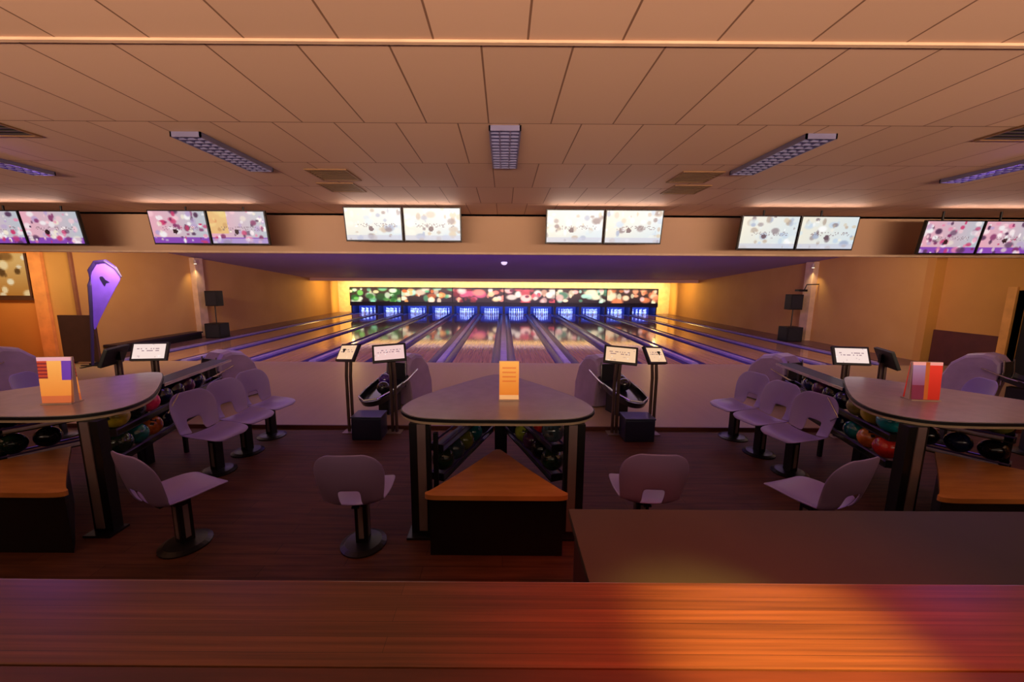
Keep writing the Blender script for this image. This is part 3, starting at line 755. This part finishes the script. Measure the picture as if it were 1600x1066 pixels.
t = thing('notice_board', 'dark brown freestanding panel beside the feather banner', 'panel', (-11.0, 9.85, .05))
obj('board', bevbox(-.46, .46, -.03, .03, .06, 1.28, .008), brownpanel, t)
for s in (-1, 1):
    bm = bmesh.new(); box(bm, s*.38-.02, s*.38+.02, -.2, .2, 0, .058); obj('foot', bm, black, t)
t = thing('low_ledge', 'low dark ledge along the left wall behind the monitors', 'ledge', (-11.75, 13.0, .05))
obj('top', bxm(-.2, .22, -1.7, 1.6, .2, .26), mat('ledge_dark', '2c1c28', .4), t)
obj('body', bxm(-.15, .2, -1.65, 1.55, 0, .199), black, t)

# ================================================================= MENU CARDS
def menu(x, y, w, h, rz, fn, label, flare=1.0):
    t = thing('menu_card', label, 'menu card', (x, y, 1.09), R(rz), 'menu cards on the tables')
    pm = MATS.get('menu_print') or print_mat('menu_print', .35, .35)
    M = Matrix.Identity(4)
    for k, (yy, rot) in enumerate(((-.03, 0), (.03, PI))):
        W = w
        vs = picture('printed_face', W, h, 14, 26, fn, pm, t, Matrix.Translation((0, yy, h/2+.012)) @ Matrix.Rotation(rot, 4, 'Z') @ Matrix.Rotation(R(-5), 4, 'X'))
        if flare != 1.0:
            for v in vs.data.vertices:
                v.co.x *= 1 + (flare-1)*(v.co.z/h)
    bm = bmesh.new()
    hw = w/2 + .004; ft = hw*flare
    vs = [bm.verts.new(c) for c in ((-hw, -.045, .01), (hw, -.045, .01), (hw, .045, .01), (-hw, .045, .01), (-ft, -.012, h+.014), (ft, -.012, h+.014), (ft, .012, h+.014), (-ft, .012, h+.014))]
    for f in ((0, 1, 5, 4), (1, 2, 6, 5), (2, 3, 7, 6), (3, 0, 4, 7), (4, 5, 6, 7), (3, 2, 1, 0)): bm.faces.new([vs[i] for i in f])
    for v in bm.verts: v.co.y *= .55
    obj('holder', bm, mat('acrylic_holder', 'd8c0b0', .15), t)
    bm = bevbox(-w/2-.01, w/2+.01, -.06, .06, 0, .01, .003); obj('base', bm, mat('acrylic_base', 'c8b0a0', .15), t)
def f_orange(u, v):
    c = mixc(hx('f08a28'), hx('ffb850'), v)
    if v < .10: c = hx('ffc888')
    if .45 < v < .9 and .15 < u < .85 and int(v*26) % 3 == 0: c = mixc(c, hx('d06820'), .6)
    return c
def f_left(u, v):
    c = mixc(hx('ff9c40'), hx('ffc468'), v)
    if u < .3 and v > .55: c = hx('c84a30') if int(v*26) % 2 else hx('8a2a30')
    if u > .72 and v > .5: c = hx('7040c0')
    if v > .92: c = hx('e8b8d0')
    if v < .15: c = hx('e07a48')
    return c
def f_red_glow(u, v):  # red glow falling on the card is put into its print colours
    c = mixc(hx('c02818'), hx('e83828'), v)
    if u < .45: c = mixc(hx('7a2840'), hx('a890c0'), v if v > .4 else 0)
    if v > .93: c = hx('f0a8a8')
    if .45 < u < .55: c = hx('b85a20')
    return c
menu(.055, 3.64, .185, .37, 0, f_orange, 'tall orange menu card standing on the central table')
menu(-4.11, 3.45, .24, .42, 6, f_left, 'orange and white menu card standing on the left table', 1.18)
menu(4.18, 3.72, .25, .37, -6, f_red_glow, 'menu card tinted as if red lit, standing on the right table', 1.06)

# ================================================================= FOREGROUND COUNTERS
t = thing('serving_counter', 'long wooden plank counter across the bottom of the picture', 'counter', (0, .8, 0))
bm = bevbox(-4, 4, .0, .27, 1.262, 1.30, .004); obj('worktop', bm, counterwood, t)
bm = bxm(-4, 4, -.6, -.002, 1.255, 1.297); obj('worktop_back', bm, mat('counter_dark_plank', '64301f', .35, col2='4c2416', nscale=3, stretch=(.6, 10, 1)), t)
bm = bxm(-4, 4, .12, .22, 0, 1.262); obj('front_panel', bm, redside, t)
t = thing('side_counter', 'lower beige laminate counter at the bottom right', 'counter', (.33, 1.42, 0))
obj('worktop', bevbox(0, 3.6, -.30, .36, 1.06, 1.10, .006), lowcounter, t)
obj('body', bxm(.03, 3.57, -.28, .33, 0, 1.059), redside, t)

# light pools on the wooden counter from the bar's coloured spots
light('SPOT', (.75, .1, 3.3), (.80, .98, 1.3), 190, RED, .05, spot=56, blend=1, name='red_bar_spot')
light('SPOT', (.9, .0, 3.2), (.74, .84, 1.3), 620, (1, .74, .18), .05, spot=24, blend=1, name='amber_bar_spot')
light('SPOT', (-1.2, -.4, 3.3), (-1.0, .9, 1.3), 2, (1, .2, .08), .1, spot=60, blend=1, name='dim_red_bar_spot')
light('SPOT', (-12.6, 9.6, .6), (-13.4, 10.9, .7), 14, (1, .05, .03), .1, spot=120, blend=1, name='red_wall_spot')
light('AREA', (-13.4, 9.2, 2.7), (-13.4, 10.9, 1.6), 30, (1, .68, .40), 1.5, .3, name='window_wall_fill')  # unseen warm fill aimed at the wall around the window
